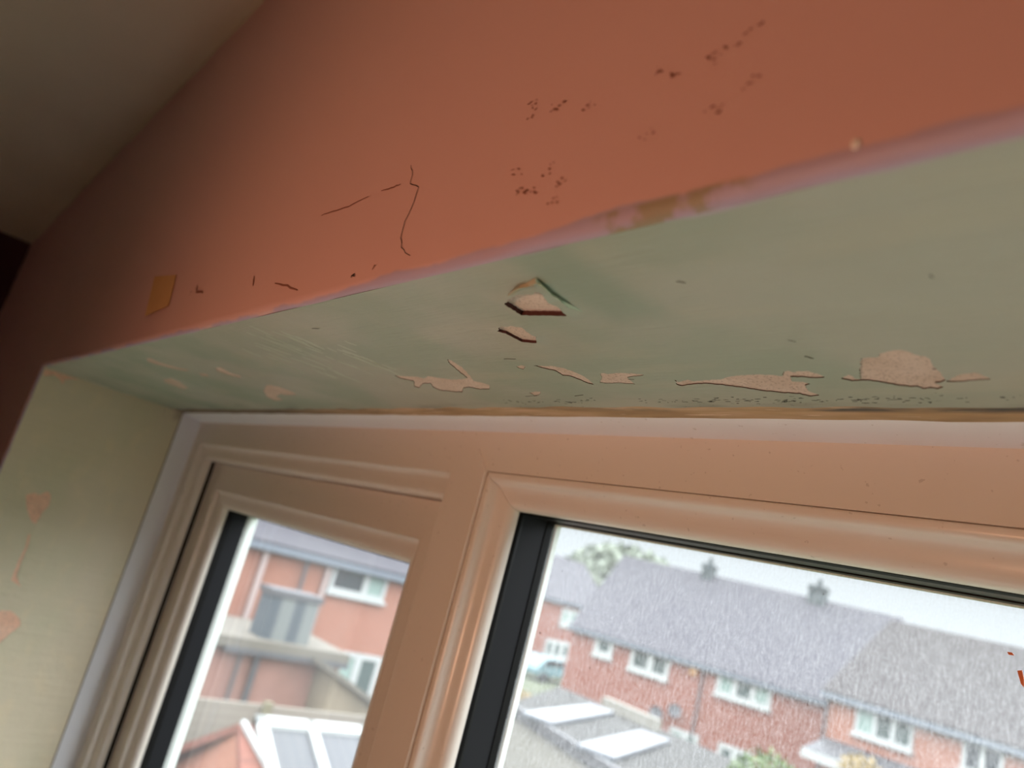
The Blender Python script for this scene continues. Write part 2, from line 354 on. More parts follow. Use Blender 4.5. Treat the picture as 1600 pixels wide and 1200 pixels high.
TR = {
'p1': [[0.9098,-0.1549],[0.9161,-0.1578],[0.9222,-0.1598],[0.9273,-0.1594],[0.9302,-0.1583],[0.9332,-0.1598],[0.9347,-0.1591],[0.9341,-0.1565],[0.9316,-0.1522],[0.931,-0.1499],[0.9319,-0.1477],[0.931,-0.1443],[0.9291,-0.139],[0.9185,-0.1419],[0.9081,-0.1444],[0.9088,-0.1498]],
'p2': [[0.8775,-0.1323],[0.8849,-0.1361],[0.8883,-0.1349],[0.891,-0.1354],[0.8925,-0.1339],[0.895,-0.1328],[0.8935,-0.1291],[0.8924,-0.1249],[0.8933,-0.1225],[0.8867,-0.1167],[0.8797,-0.1193],[0.8796,-0.1236],[0.8799,-0.1291]],
'p3': [[0.8556,-0.0903],[0.8616,-0.0888],[0.867,-0.0884],[0.8716,-0.0851],[0.8737,-0.0805],[0.8745,-0.0745],[0.8736,-0.069],[0.8704,-0.0619],[0.8685,-0.0636],[0.8673,-0.0695],[0.8656,-0.0746],[0.8619,-0.0756],[0.8629,-0.0822],[0.8593,-0.0855]],
'p4': [[0.8875,-0.0755],[0.8903,-0.0759],[0.8914,-0.0743],[0.9004,-0.0754],[0.9069,-0.0737],[0.9113,-0.0717],[0.9066,-0.0707],[0.899,-0.0692],[0.8978,-0.0661],[0.8964,-0.0603],[0.8923,-0.0614],[0.8893,-0.0627],[0.8809,-0.0628],[0.8762,-0.0638],[0.8836,-0.0704]],
'p5': [[0.924,-0.0651],[0.9235,-0.0621],[0.9272,-0.0635],[0.9306,-0.0646],[0.9322,-0.0621],[0.9383,-0.0634],[0.9465,-0.0634],[0.9532,-0.0663],[0.957,-0.0673],[0.9657,-0.0677],[0.9732,-0.0666],[0.9766,-0.065],[0.9797,-0.0694],[0.9825,-0.0705],[0.9836,-0.0684],[0.9866,-0.0697],[0.9901,-0.0693],[0.9921,-0.0662],[0.9929,-0.0623],[0.9876,-0.0621],[0.9839,-0.0636],[0.9796,-0.064],[0.9774,-0.0589],[0.9816,-0.0581],[0.9833,-0.0556],[0.9802,-0.0541],[0.9783,-0.0478],[0.9796,-0.0446],[0.98,-0.0424],[0.9755,-0.0414],[0.9726,-0.0448],[0.9652,-0.0462],[0.9582,-0.0488],[0.9526,-0.0524],[0.9483,-0.0542],[0.946,-0.0555],[0.9423,-0.0574],[0.9369,-0.0591],[0.9308,-0.0589],[0.926,-0.0584],[0.9214,-0.057],[0.9203,-0.0592]],
'p7': [[0.9984,-0.0605],[1.003,-0.0643],[1.0037,-0.0629],[1.0033,-0.0599],[1.0052,-0.0592],[1.0107,-0.0709],[1.0149,-0.0791],[1.0176,-0.0796],[1.0203,-0.0792],[1.0235,-0.0829],[1.0269,-0.084],[1.0301,-0.0846],[1.0322,-0.0829],[1.0333,-0.0799],[1.0354,-0.0783],[1.036,-0.0755],[1.0346,-0.0699],[1.0344,-0.0657],[1.0342,-0.0615],[1.0333,-0.0563],[1.0311,-0.0543],[1.0291,-0.0539],[1.03,-0.0492],[1.0273,-0.0477],[1.0254,-0.0489],[1.0226,-0.0481],[1.0217,-0.0506],[1.0191,-0.0504],[1.0159,-0.0519],[1.0121,-0.055],[1.008,-0.0578],[1.0049,-0.0582],[1.0012,-0.0577]],
'p8': [[1.0331,-0.0549],[1.0377,-0.0594],[1.0412,-0.0613],[1.0442,-0.0622],[1.0457,-0.0604],[1.0465,-0.0578],[1.0471,-0.0557],[1.0428,-0.0552],[1.0374,-0.0542]],
'p9': [[0.7189,-0.0882],[0.728,-0.086],[0.7404,-0.0843],[0.742,-0.0806],[0.7521,-0.0844],[0.7595,-0.0805],[0.7667,-0.0772],[0.7776,-0.0769],[0.7844,-0.0785],[0.7897,-0.0883],[0.7962,-0.1],[0.8013,-0.1053],[0.8031,-0.1039],[0.7996,-0.0935],[0.7903,-0.0806],[0.7845,-0.0738],[0.7886,-0.0697],[0.7903,-0.0662],[0.7824,-0.0598],[0.7729,-0.0597],[0.7671,-0.064],[0.7592,-0.0624],[0.7494,-0.0556],[0.7398,-0.0575],[0.731,-0.0603],[0.7309,-0.0654],[0.7373,-0.0723],[0.7281,-0.0724],[0.7144,-0.0657],[0.712,-0.068],[0.7255,-0.0775],[0.7181,-0.0833]],
'p10': [[0.4597,-0.0698],[0.4953,-0.0824],[0.507,-0.0837],[0.5145,-0.0773],[0.5136,-0.0634],[0.5045,-0.0576],[0.4854,-0.0582],[0.4785,-0.0614],[0.4562,-0.0548],[0.4492,-0.0452],[0.4281,-0.0442],[0.4299,-0.0533]],
'p11': [[0.2932,-0.1128],[0.3281,-0.1147],[0.3215,-0.1046],[0.297,-0.0869],[0.269,-0.0833],[0.2721,-0.0947],[0.2737,-0.1055]],
'p12': [[0.4015,-0.1588],[0.4123,-0.1581],[0.4071,-0.1482],[0.4132,-0.1355],[0.4248,-0.1274],[0.4115,-0.1247],[0.3959,-0.1333],[0.3846,-0.1448],[0.3828,-0.1523]],
'p13': [[0.4891,-0.1254],[0.5036,-0.1257],[0.4935,-0.1137],[0.4985,-0.1056],[0.4855,-0.102],[0.478,-0.1093],[0.4772,-0.119]],
'p14': [[0.4285,-0.1198],[0.441,-0.1166],[0.4289,-0.1095],[0.416,-0.1127]],
'p15': [[0.1911,-0.1934],[0.1916,-0.1862],[0.1812,-0.1769],[0.1566,-0.1799],[0.165,-0.1872]],
'p16': [[0.8415,-0.0897],[0.8474,-0.0912],[0.8479,-0.089],[0.8426,-0.0859],[0.8412,-0.0874]],
'p17': [[0.8097,-0.0518],[0.8157,-0.0534],[0.8209,-0.0532],[0.8141,-0.0481],[0.8089,-0.0472]],
'r1': [[-0.1826,0.0081],[-0.1757,0.0123],[-0.1659,0.0066],[-0.1523,0.0063],[-0.1388,0.0069],[-0.1286,0.0063],[-0.1382,-0.0002],[-0.1484,-0.0045],[-0.1532,-0.0073],[-0.1545,-0.0144],[-0.1591,-0.0096],[-0.1671,-0.0059],[-0.1776,-0.011],[-0.1811,-0.0079]],
'r2': [[-0.145,-0.1578],[-0.1369,-0.1531],[-0.1318,-0.1542],[-0.1234,-0.1474],[-0.1179,-0.1522],[-0.1158,-0.1639],[-0.1201,-0.1737],[-0.122,-0.1897],[-0.128,-0.1877],[-0.1382,-0.1749]],
'r3': [[-0.1405,-0.2983],[-0.1231,-0.2985],[-0.1119,-0.2966],[-0.0987,-0.3042],[-0.095,-0.3119],[-0.1024,-0.3228],[-0.1097,-0.3353],[-0.119,-0.3494]],
'r4': [[-0.1254,-0.2032],[-0.1228,-0.2053],[-0.1211,-0.2185],[-0.121,-0.2387],[-0.1204,-0.2553],[-0.1145,-0.2634],[-0.1109,-0.2667],[-0.1178,-0.2641],[-0.1249,-0.2611],[-0.1246,-0.2554],[-0.125,-0.2362],[-0.1234,-0.219]],
'tape': [[0.4552,0.0596],[0.5168,0.0531],[0.5299,0.0257],[0.4768,0.0214]],
'crack': [[0.8555,0.0577],[0.8595,0.0521],[0.8602,0.0469],[0.8692,0.0434],[0.8694,0.0364],[0.8669,0.0279],[0.8678,0.0196],[0.8709,0.015],[0.8756,0.0118],[0.8809,0.0092]],
'scratch1': [[0.7716,0.0506],[0.7845,0.0501],[0.8025,0.049],[0.8223,0.0499]],
'scratch2': [[0.8342,0.0501],[0.8433,0.0492],[0.8516,0.0491]],
'scuff0': [[0.8321,0.0068],[0.8334,0.0085],[0.8358,0.0066]],
'scuff1': [[0.587,0.0356],[0.59,0.0303],[0.6075,0.0267]],
'scuff2': [[0.7004,0.0259],[0.7043,0.0192]],
'scuff3': [[0.7397,0.0169],[0.7587,0.0121],[0.775,0.0075]],
'scuff4': [[0.851,0.0081],[0.8531,0.0093]],
'blobs': [[0.9964,0.0485],[1.0039,0.0471],[1.0164,0.0474],[1.0197,0.0477],[1.0221,0.0481],[1.0295,0.0506],[1.0235,0.03],[0.9353,0.0608],[0.9375,0.0561],[0.9491,0.0547],[0.954,0.0545],[0.9697,0.0488],[0.999,0.0284],[1.0332,0.0342],[0.9657,0.0211],[0.9628,0.0142],[0.9479,0.0225],[0.9525,0.0216],[0.9431,0.0236],[0.9382,0.0324],[0.9575,0.0287],[0.5768,0.032],[0.5852,0.0334],[0.6017,0.0284],[0.0779,0.1645],[0.0691,0.1977],[-0.0497,0.0542]],
}

# ================================================================== THE ROOM
WO, HO = 2.2*S, 1.15*S        # window opening
YW = -0.1848                  # room face of the window wall
CZ, FZ = 0.353, -2.15         # ceiling and floor
XL, XR, YB = -1.0, 3.4, -4.0
def jit(seed, amp):
    r = random.Random(seed); ph = [(r.uniform(0, 6.28), r.uniform(8, 60), r.random()) for _ in range(9)]
    return lambda t: amp*sum(math.sin(p+f*t)*a for p, f, a in ph)/3
# coral wall skin: flat field, softly rounded arris running into the reveals
def wall_front():
    bm = bmesh.new(); N = 150
    prof = [(-0.02, YW), (-0.0045, YW), (-0.0028, YW+0.0003), (-0.0012, YW+0.0011), (-0.0003, YW+0.0022), (0.0, YW+0.0036)]
    j = jit(3, 0.0005)
    cs = []
    path = []
    for i in range(N): path.append((0, i/N))
    for i in range(40): path.append((1, i/40))
    for i in range(N): path.append((2, i/N))
    for i in range(40): path.append((3, i/40))
    rows = []
    for w, y in prof:
        row = []
        for k, t in path:
            x0, x1, zt, zb = w, WO-w, -w, -HO+w
            wob = j(k*3+t*4) if w > -0.005 else 0
            if k == 0: p = (x0+(x1-x0)*t, y+wob*0.5, zt+wob)
            elif k == 1: p = (x1, y, zt+(zb-zt)*t)
            elif k == 2: p = (x1+(x0-x1)*t, y, zb)
            else: p = (x0+(-wob if t > 0.02 and t < 0.98 else 0), y+wob*0.5, zb+(zt-zb)*t)
            row.append(bm.verts.new(p))
        rows.append(row)
    n = len(path)
    for a, b in zip(rows, rows[1:]):
        for i in range(n): bm.faces.new((a[i], a[(i+1) % n], b[(i+1) % n], b[i]))
    # field outside the arris: four big faces, fan from the corners
    c = [bm.verts.new(p) for p in ((XL, YW, CZ+0.01), (XR, YW, CZ+0.01), (XR, YW, FZ), (XL, YW, FZ))]
    r0 = rows[0]; st = [0, N, N+40, 2*N+40, n]
    for k in range(4):
        seg = [r0[i % n] for i in range(st[k], st[k+1]+1)]
        bm.faces.new([c[k], c[(k+1) % 4]] + seg[::-1])
    bmesh.ops.recalc_face_normals(bm, faces=bm.faces)
    me = bpy.data.meshes.new('wall_front'); bm.to_mesh(me); bm.free()
    for p in me.polygons: p.use_smooth = len(p.vertices) == 4
    return link('wall_front', me, MT['coral'])
wf = tag(wall_front(), 'coral painted wall above and beside the window recess', kind='structure')
m = MB(); e = 0.012
m.box((XL-0.1, YW+0.004, e), (XR+0.1, 0.13, CZ+0.15)); m.box((XL-0.1, YW+0.004, FZ), (-e, 0.13, e))
m.box((WO+e, YW+0.004, FZ), (XR+0.1, 0.13, e)); m.box((-e, YW+0.004, FZ-0.1), (WO+e, 0.13, -HO-e))
m.build('brickwork', MT['brick'], wf)
def slab(name, a, b, mat, label):
    return tag(MB().box(a, b).build(name, mat), label, kind='structure')
slab('ceiling', (XL-0.1, YB-0.1, CZ), (XR+0.1, YW+0.003, CZ+0.12), MT['ceil'], 'beige painted ceiling')
slab('wall_left', (XL-0.1, YB, FZ), (XL, YW+0.003, CZ), MT['plum'], 'coral side wall with its shade painted in as dark plum')
slab('wall_right', (XR, YB, FZ), (XR+0.1, YW+0.003, CZ), MT['coral'], 'coral side wall')
slab('wall_back', (XL-0.1, YB-0.1, FZ), (XR+0.1, YB, CZ), MT['coral'], 'coral wall opposite the window')
slab('floor', (XL-0.1, YB-0.1, FZ-0.1), (XR+0.1, YW+0.003, FZ), MT['floor'], 'pale oak floor')

# ------------------------------------------------------------------ peeling paint on soffit and reveal
def resample(poly, step, amp, seed):
    r = random.Random(seed); out = []
    n = len(poly)
    for i in range(n):
        a = Vector(poly[i]); b = Vector(poly[(i+1) % n]); L = (b-a).length; k = max(1, round(L/step))
        nn = Vector((-(b-a).y, (b-a).x))/max(L, 1e-9)
        for q in range(k):
            p = a+(b-a)*q/k
            if q: p = p+nn*r.uniform(-amp, amp)
            out.append((p.x, p.y))
    return out
def pip(poly, P):
    x, y = P[:, 0], P[:, 1]; ins = np.zeros(len(P), bool); n = len(poly)
    for i in range(n):
        x0, y0 = poly[i]; x1, y1 = poly[(i+1) % n]
        if y0 == y1: continue
        c = ((y0 > y) != (y1 > y)) & (x < (x1-x0)*(y-y0)/(y1-y0)+x0); ins ^= c
    return ins
def dist(poly, P):
    d = np.full(len(P), 9.0)
    for i in range(len(poly)):
        a = np.array(poly[i]); b = np.array(poly[(i+1) % len(poly)]); ab = b-a; L = max((ab**2).sum(), 1e-12)
        t = np.clip(((P-a)@ab)/L, 0, 1); d = np.minimum(d, np.hypot(*(P-a-t[:, None]*ab).T))
    return d
def paint_skin(name, outer, holes, lift, grid, to3d, mat, edge_mat, parent, rec):
    """a skin of paint with holes; lift[k] = how far the lip of hole k curls away; rec = depth down to the plaster"""
    pts = list(outer); edges = [(i, (i+1) % len(outer)) for i in range(len(outer))]
    for h in holes.values():
        s = len(pts); pts += h; edges += [(s+i, s+(i+1) % len(h)) for i in range(len(h))]
    G = np.array(grid); ok = pip(outer, G) & (dist(outer, G) > 0.0008)
    for k, h in holes.items():
        ok &= ~pip(h, G) & (dist(h, G) > 0.0005)
    pts += [tuple(p) for p in G[ok]]
    v, e_, f, _, _, _ = delaunay_2d_cdt([Vector(p) for p in pts], edges, [], 0, 1e-6)
    V = np.array([tuple(p) for p in v]); F = np.array([list(t) for t in f if len(t) == 3])
    Cn = V[F].mean(1); keep = pip(outer, Cn)
    for h in holes.values(): keep &= ~pip(h, Cn)
    F = F[keep]
    z = np.zeros(len(V))
    for k, h in holes.items():
        if lift.get(k, 0): z = np.maximum(z, lift[k][0]*np.exp(-(dist(h, V)/lift[k][1])**1.3))
    me = bpy.data.meshes.new(name)
    verts = [to3d(a, b, c) for (a, b), c in zip(V, z)]
    cnt = {}
    for t in F:
        for i in range(3):
            k = tuple(sorted((int(t[i]), int(t[(i+1) % 3])))); cnt[k] = cnt.get(k, 0)+1
    be = [k for k, c in cnt.items() if c == 1]
    faces = [tuple(int(q) for q in t) for t in F]; nf = len(faces); back = {}
    for a, b in be:
        for q in (a, b):
            if q not in back: back[q] = len(verts); verts.append(to3d(V[q][0], V[q][1], -rec))
        faces.append((a, b, back[b], back[a]))
    me.from_pydata(verts, [], faces); me.materials.append(mat); me.materials.append(edge_mat)
    for i, p in enumerate(me.polygons):
        if i < nf: p.use_smooth = True
        else: p.material_index = 1
    bm = bmesh.new(); bm.from_mesh(me)
    es = [ed for ed in bm.edges if len({q.material_index for q in ed.link_faces}) > 1]
    bmesh.ops.split_edges(bm, edges=es); bmesh.ops.recalc_face_normals(bm, faces=bm.faces); bm.to_mesh(me); bm.free()
    return link(name, me, None, parent)
def mkgrid(x0, x1, y0, y1, s, rnd, extra=()):
    g = []
    for (a0, a1, b0, b1, st) in [(x0, x1, y0, y1, s)]+list(extra):
        nx, ny = int((a1-a0)/st), int((b1-b0)/st)
        for i in range(nx+1):
            for k in range(ny+1): g.append((a0+st*i+rnd.uniform(-.2, .2)*st, b0+st*k+rnd.uniform(-.2, .2)*st))
    return g
rnd = random.Random(5)
SY0, SY1 = YW+0.0036, -0.023
jj = jit(11, 0.0016)
def fy(x): return (-0.0165 - 0.0105*min(1, max(0, (x-0.25)/0.55))) + jj(x*3)
outer = [(0.0, SY0), (WO, SY0)] + [(WO-0.006*i, fy(WO-0.006*i)) for i in range(int(WO/0.006)+1)] + [(0.0, fy(0))]
outer = [p for i, p in enumerate(outer) if i == 0 or (abs(p[0]-outer[i-1][0])+abs(p[1]-outer[i-1][1])) > 1e-4]
sk = {}
for k, v in TR.items():
    if k[0] == 'p' and k[1:].isdigit():
        if k == 'p15': v = [(x, max(y, SY0+0.0015)) for x, y in v]
        sk[k] = resample([tuple(q) for q in v], 0.0014, 0.00035, hash(k) % 1 + int(k[1:]))
lifts = {'p1': (0.0018, 0.006), 'p2': (0.0011, 0.004), 'p5': (0.0002, 0.003), 'p7': (0.0002, 0.004), 'p3': (0.0002, 0.003), 'p9': (0.0002, 0.003)}
soffit = tag(empty('wall_soffit'), 'sage green painted soffit over the window with peeling patches', kind='structure')
paint = paint_skin('paint_skin', outer, sk, lifts, mkgrid(0, WO, SY0, -0.016, 0.007, rnd, [(0.895, 0.95, -0.17, -0.105, 0.0017), (0.865, 0.905, -0.145, -0.105, 0.0017), (0.99, 1.05, -0.095, -0.04, 0.0025)]),
                   lambda a, b, c: (a, b, -c), MT['sage'], MT['maroon'], soffit, 0.00013)
PL = {'p1': 'largest diamond-shaped hole in the paint showing bare plaster', 'p2': 'small hole in the paint below the diamond-shaped one', 'p7': 'big rounded patch of bare plaster near the frame at right',
      'p5': 'long ragged strip of bare plaster along the frame', 'p9': 'forked patch of bare plaster above the mullion'}
for k, h in sk.items():
    xs = [p[0] for p in h]; ys = [p[1] for p in h]; g = 0.004
    zp = 0.00013+0.00001*(len(COL.objects) % 17)
    b = MB(); b.quad((min(xs)-g, max(min(ys)-g, YW+0.002), zp), (max(xs)+g, max(min(ys)-g, YW+0.002), zp), (max(xs)+g, max(ys)+g, zp), (min(xs)-g, max(ys)+g, zp))
    o = b.build('bare_plaster', MT['plaster'], soffit)
    if k in PL: o['label'] = PL[k]
pb = MB().box((-0.02, YW+0.0042, 0.0006), (WO+0.02, -0.032, 0.011)); pb.box((-0.02, -0.032, 0.0056), (WO+0.02, 0.03, 0.011)); pb.build('plaster_bed', MT['plaster'], soffit)
# folds of paint hanging round the largest hole
def fold(name, pts, mat):
    b = MB(); c = [b.bm.verts.new(p) for p in pts]
    mid = Vector((0, 0, 0))
    for p in pts: mid += Vector(p)
    mid = mid/len(pts); mv = b.bm.verts.new(mid+Vector((0, 0, -0.0006)))
    for i in range(len(c)): b.bm.faces.new((c[i], c[(i+1) % len(c)], mv))
    o = b.build(name, mat, soffit, smooth=80); md = o.modifiers.new('t', 'SOLIDIFY'); md.thickness = 0.0003
    s = o.modifiers.new('s', 'SUBSURF'); s.levels = s.render_levels = 2; s.subdivision_type = 'SIMPLE'
    return o
F1 = [(0.9413, -0.1672, -0.001), (0.9377, -0.1615, -0.0002), (0.9365, -0.1563, -0.0002), (0.936, -0.15, -0.0002), (0.9365, -0.1419, -0.0002), (0.9367, -0.1351, -0.0002), (0.9351, -0.144, -0.0024), (0.9377, -0.1502, -0.0028), (0.9395, -0.1539, -0.0032), (0.9393, -0.1565, -0.0034), (0.9397, -0.1585, -0.0034), (0.9416, -0.1624, -0.0034), (0.942, -0.1648, -0.0032), (0.9406, -0.1655, -0.003)]
F2 = [(0.9401, -0.1666, -0.0008), (0.9354, -0.1657, -0.0003), (0.9301, -0.165, -0.0002), (0.9218, -0.1618, -0.0002), (0.9156, -0.1591, -0.0022), (0.9232, -0.1628, -0.003), (0.9296, -0.1651, -0.0032), (0.935, -0.1651, -0.0034), (0.9378, -0.1641, -0.0034), (0.9403, -0.1655, -0.003)]
fold('paint_curl', [(x, y, min(z, -0.0002)*0.6) for x, y, z in F1], MT['mint'])['label'] = 'pale mint fold of paint curling off the diamond-shaped hole'
fold('paint_curl', [(x, y, min(z, -0.0002)*0.6) for x, y, z in F2], MT['tanpaint'])['label'] = 'dull tan fold of paint curling off the diamond-shaped hole'
# small nicks and slits in the soffit paint: raised slivers with a dark underside
def ribbon(bm_, pts, w, nrm, up=0.0002):
    nrm = Vector(nrm); pts = [Vector(p) for p in pts]; L = []
    for i, p in enumerate(pts):
        d = (pts[min(i+1, len(pts)-1)]-pts[max(i-1, 0)]).normalized(); s_ = d.cross(nrm).normalized()
        t = i/(len(pts)-1); ww = w*(0.35+0.65*math.sin(math.pi*(0.12+0.76*t)))
        L.append((bm_.verts.new(p+s_*ww/2+nrm*up*0.3), bm_.verts.new(p+nrm*up), bm_.verts.new(p-s_*ww/2+nrm*up*0.3)))
    for a, b in zip(L, L[1:]):
        for i in range(2): bm_.faces.new((a[i], a[i+1], b[i+1], b[i]))
def strip(name, pts, w, nrm, mat, parent, up=0.0002, label=None, n=4, amp=0.0):
    r = random.Random(len(pts)*7+int(abs(pts[0][0])*1e4)); out = []
    for a, b in zip(pts, pts[1:]):
        for q in range(n):
            p = Vector(a).lerp(Vector(b), q/n); out.append(p+Vector([r.uniform(-amp, amp)*(0 if abs(nrm[i]) > .5 else 1) for i in range(3)]))
    out.append(Vector(pts[-1])); m = MB(); ribbon(m.bm, out, w, nrm, up)
    o = m.build(name, mat, parent)
    if label: o['label'] = label
    return o
def sof(p): return (p[0], p[1], -0.0001)
NICKS = [((0.989, -0.149), (0.9915, -0.1475), 0.0007), ((1.0585, -0.1325), (1.059, -0.131), 0.0008), ((0.9985, -0.0985), (1.0005, -0.0965), 0.0004), ((0.745, -0.1595), (0.7515, -0.158), 0.0011),
         ((0.844, -0.1005), (0.8525, -0.0995), 0.0009), ((0.800, -0.0465), (0.812, -0.0475), 0.0006), ((0.841, -0.046), (0.849, -0.0475), 0.0005), ((0.8985, -0.0675), (0.9015, -0.067), 0.0004), ((1.0335, -0.0665), (1.0345, -0.0675), 0.0012), ((0.9965, -0.0835), (0.9985, -0.081), 0.0008)]
for a, b, w in NICKS: strip('paint_nick', [sof(a), sof(b)], w*0.7, (0, 0, -1), MT['dark'], soffit, 0.0002, amp=0.0002)
# black mould specks gathered where the paint meets the mastic
r = random.Random(77); m = MB()
for i in range(230):
    cl = r.choice((0.785, 0.83, 0.90, 0.935, 0.965, 0.99, 1.02, 1.06, 1.075, 1.10, 1.13)); x = cl+r.gauss(0, 0.012); y = min(-0.030, -0.0365+r.gauss(0, 0.0022)-(0.004 if x > 1.05 else 0)*r.random())
    L = r.uniform(0.0004, 0.0032)*(1 if x < 1.04 else 0.5)
    ribbon(m.bm, [(x, y, 0), (x+L/2, y+r.uniform(-.0003, .0003), 0), (x+L, y+r.uniform(-.0004, .0004), 0)], r.uniform(0.0003, 0.0009), (0, 0, -1), 0.00012)
m.build('mould_specks', MT['gasket'], soffit)
# thick runs of old filler standing proud near the left of the soffit
r = random.Random(21)
m = MB()
for i in range(46):
    x = r.choice((0.635, 0.665, 0.70, 0.72))+r.gauss(0, 0.018); y = r.uniform(-0.176, -0.10); L = r.uniform(0.006, 0.026); d_ = r.uniform(-0.15, 0.35)
    ribbon(m.bm, [(x, y, 0), (x+L*d_*0.5+r.uniform(-.001, .001), y+L*0.5, 0), (x+L*d_, y+L, 0)], r.uniform(0.0012, 0.0035), (0, 0, -1), r.uniform(0.0002, 0.0006))
m.build('filler_ridges', MT['filler'], soffit, smooth=60)

# left reveal, the same peeling paint lightened by painted-in daylight
rv = tag(empty('wall_reveal'), 'sage green left window reveal with bare patches', kind='structure')
hk = {}
for k in ('r1', 'r2', 'r3', 'r4'):
    v = [tuple(q) for q in TR[k]]
    if k == 'r1': v = [(a, min(b, -0.0012)) for a, b in v]
    v = [(max(a, SY0+0.0012), b) for a, b in v]
    hk[k] = resample(v, 0.002, 0.0004, ord(k[1]))
ro = [(SY0, 0.0), (0.0, 0.0), (0.0, -HO), (SY0, -HO)]
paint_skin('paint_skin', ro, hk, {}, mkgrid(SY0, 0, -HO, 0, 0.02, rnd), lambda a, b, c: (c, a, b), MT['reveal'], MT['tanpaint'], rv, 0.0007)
for k, h in hk.items():
    ys = [p[0] for p in h]; zs = [p[1] for p in h]; g = 0.003
    b = MB(); b.quad((-0.0006, max(min(ys)-g, YW+0.002), min(zs)-g), (-0.0006, max(ys)+g, min(zs)-g), (-0.0006, max(ys)+g, max(zs)+g), (-0.0006, max(min(ys)-g, YW+0.002), max(zs)+g))
    b.build('bare_plaster', MT['plaster2'], rv)
MB().box((-0.011, YW+0.0042, -HO), (-0.001, 0.03, 0.001)).build('plaster_bed', MT['plaster'], rv)
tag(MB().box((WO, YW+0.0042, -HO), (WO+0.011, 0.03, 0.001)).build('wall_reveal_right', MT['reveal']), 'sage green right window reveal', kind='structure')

# old mastic along the head, with the white edge trim below it
m = MB(); n = 160; jm = jit(31, 0.0007); rows = []
for i in range(n+1):
    x = WO*i/n; q = min(1, max(0, x/0.95)); zt = 0.0033*q+jm(x*4)*0.6; d = jm(x*6+2)
    rows.append([m.bm.verts.new(p) for p in ((x, fy(x)-0.003, 0.0005), (x, -0.019*q-0.006, 0.0016+d*0.5), (x, -0.007+d, 0.0030*q+0.0008), (x, -0.001+d*0.5, zt-0.0002), (x, 0.002, zt+0.002))])
for a, b in zip(rows, rows[1:]):
    for i in range(4): m.bm.faces.new((a[i], a[i+1], b[i+1], b[i]))
tag(m.build('trim_1', MT['mastic'], smooth=70), 'brown mouldy strip of old mastic between soffit and window frame', kind='structure')
m = MB(); rows = []
for i in range(n+1):
    x = WO*i/n; q = min(1.1, max(0, x/0.95)); z0 = 0.0033*q; z1 = -0.0060+0.0062*q
    rows.append([m.bm.verts.new(p) for p in ((x, -0.0005, z0+0.004), (x, -0.0005, z0+0.0006), (x, 0.0002, z0), (x, 0.012, (z0+z1)/2), (x, 0.0205*S, z1), (x, 0.0230*S, z1-0.0006), (x, 0.0235*S, z1+0.008))])
for a, b in zip(rows, rows[1:]):
    for i in range(6): m.bm.faces.new((a[i], a[i+1], b[i+1], b[i]))
tag(m.build('trim_2', MT['trim'], smooth=40), 'pale plastic edge trim along the window head', kind='structure')
m = MB(); pr = [(-0.002, -0.0005), (0.0005, -0.0005), (0.0040, 0.010), (0.0074, 0.019), (0.0078, 0.0226), (-0.002, 0.0226)]
m.side(RC(0, 2.2, 0, -1.15), P2(pr), 3, 0.0005).build('trim_3', MT['trim'], smooth=40)
tag(bpy.data.objects['trim_3'], 'pale plastic edge trim down the left window jamb', kind='structure')
m = MB(); m.box((-0.004, -0.002, -HO), (0.0004, 0.006, 0.0)); m.build('mastic_seam', MT['mastic'], bpy.data.objects['trim_3'])

# ------------------------------------------------------------------ the window
win = tag(empty('window_1'), 'white plastic window with an opening casement beside a large fixed pane', kind='structure')
WR = RC(0, 2.2, 0, -1.15)
face = [(-0.0030, 0.0225), (0.0290, 0.0225), (0.0290, 0.075), (-0.0030, 0.075)]
MB().ring(WR, P2(face)).build('outer_frame', MT['upvc'], win, smooth=30)
MB().ring(WR, P2([(-0.010, 0.075), (0.040, 0.075), (0.040, 0.105), (-0.010, 0.105)])).build('frame_back', MT['outer'], win)
ov = [(0.0285, 0.0223), (0.0322, 0.0223), (0.0330, 0.0227), (0.0335, 0.0240), (0.0342, 0.0258), (0.0354, 0.0272), (0.0370, 0.0280), (0.0395, 0.0286), (0.0420, 0.0289), (0.0445, 0.0292), (0.0463, 0.0297), (0.0480, 0.0308), (0.0494, 0.0322), (0.0502, 0.0340), (0.0504, 0.0360), (0.0504, 0.062), (0.0285, 0.062)]
sf = [(0.0511, 0.075), (0.0511, 0.0458), (0.0515, 0.0446), (0.0527, 0.0443), (0.0815, 0.0443), (0.0815, 0.075)]
bd = [(0.0816, 0.0440), (0.0826, 0.0442), (0.0834, 0.0452), (0.0840, 0.0468), (0.0852, 0.0480), (0.0872, 0.0487), (0.0905, 0.0494), (0.0935, 0.0500), (0.0960, 0.0508), (0.0985, 0.0524), (0.1004, 0.0548), (0.1013, 0.0575), (0.1013, 0.0600), (0.0816, 0.0600)]
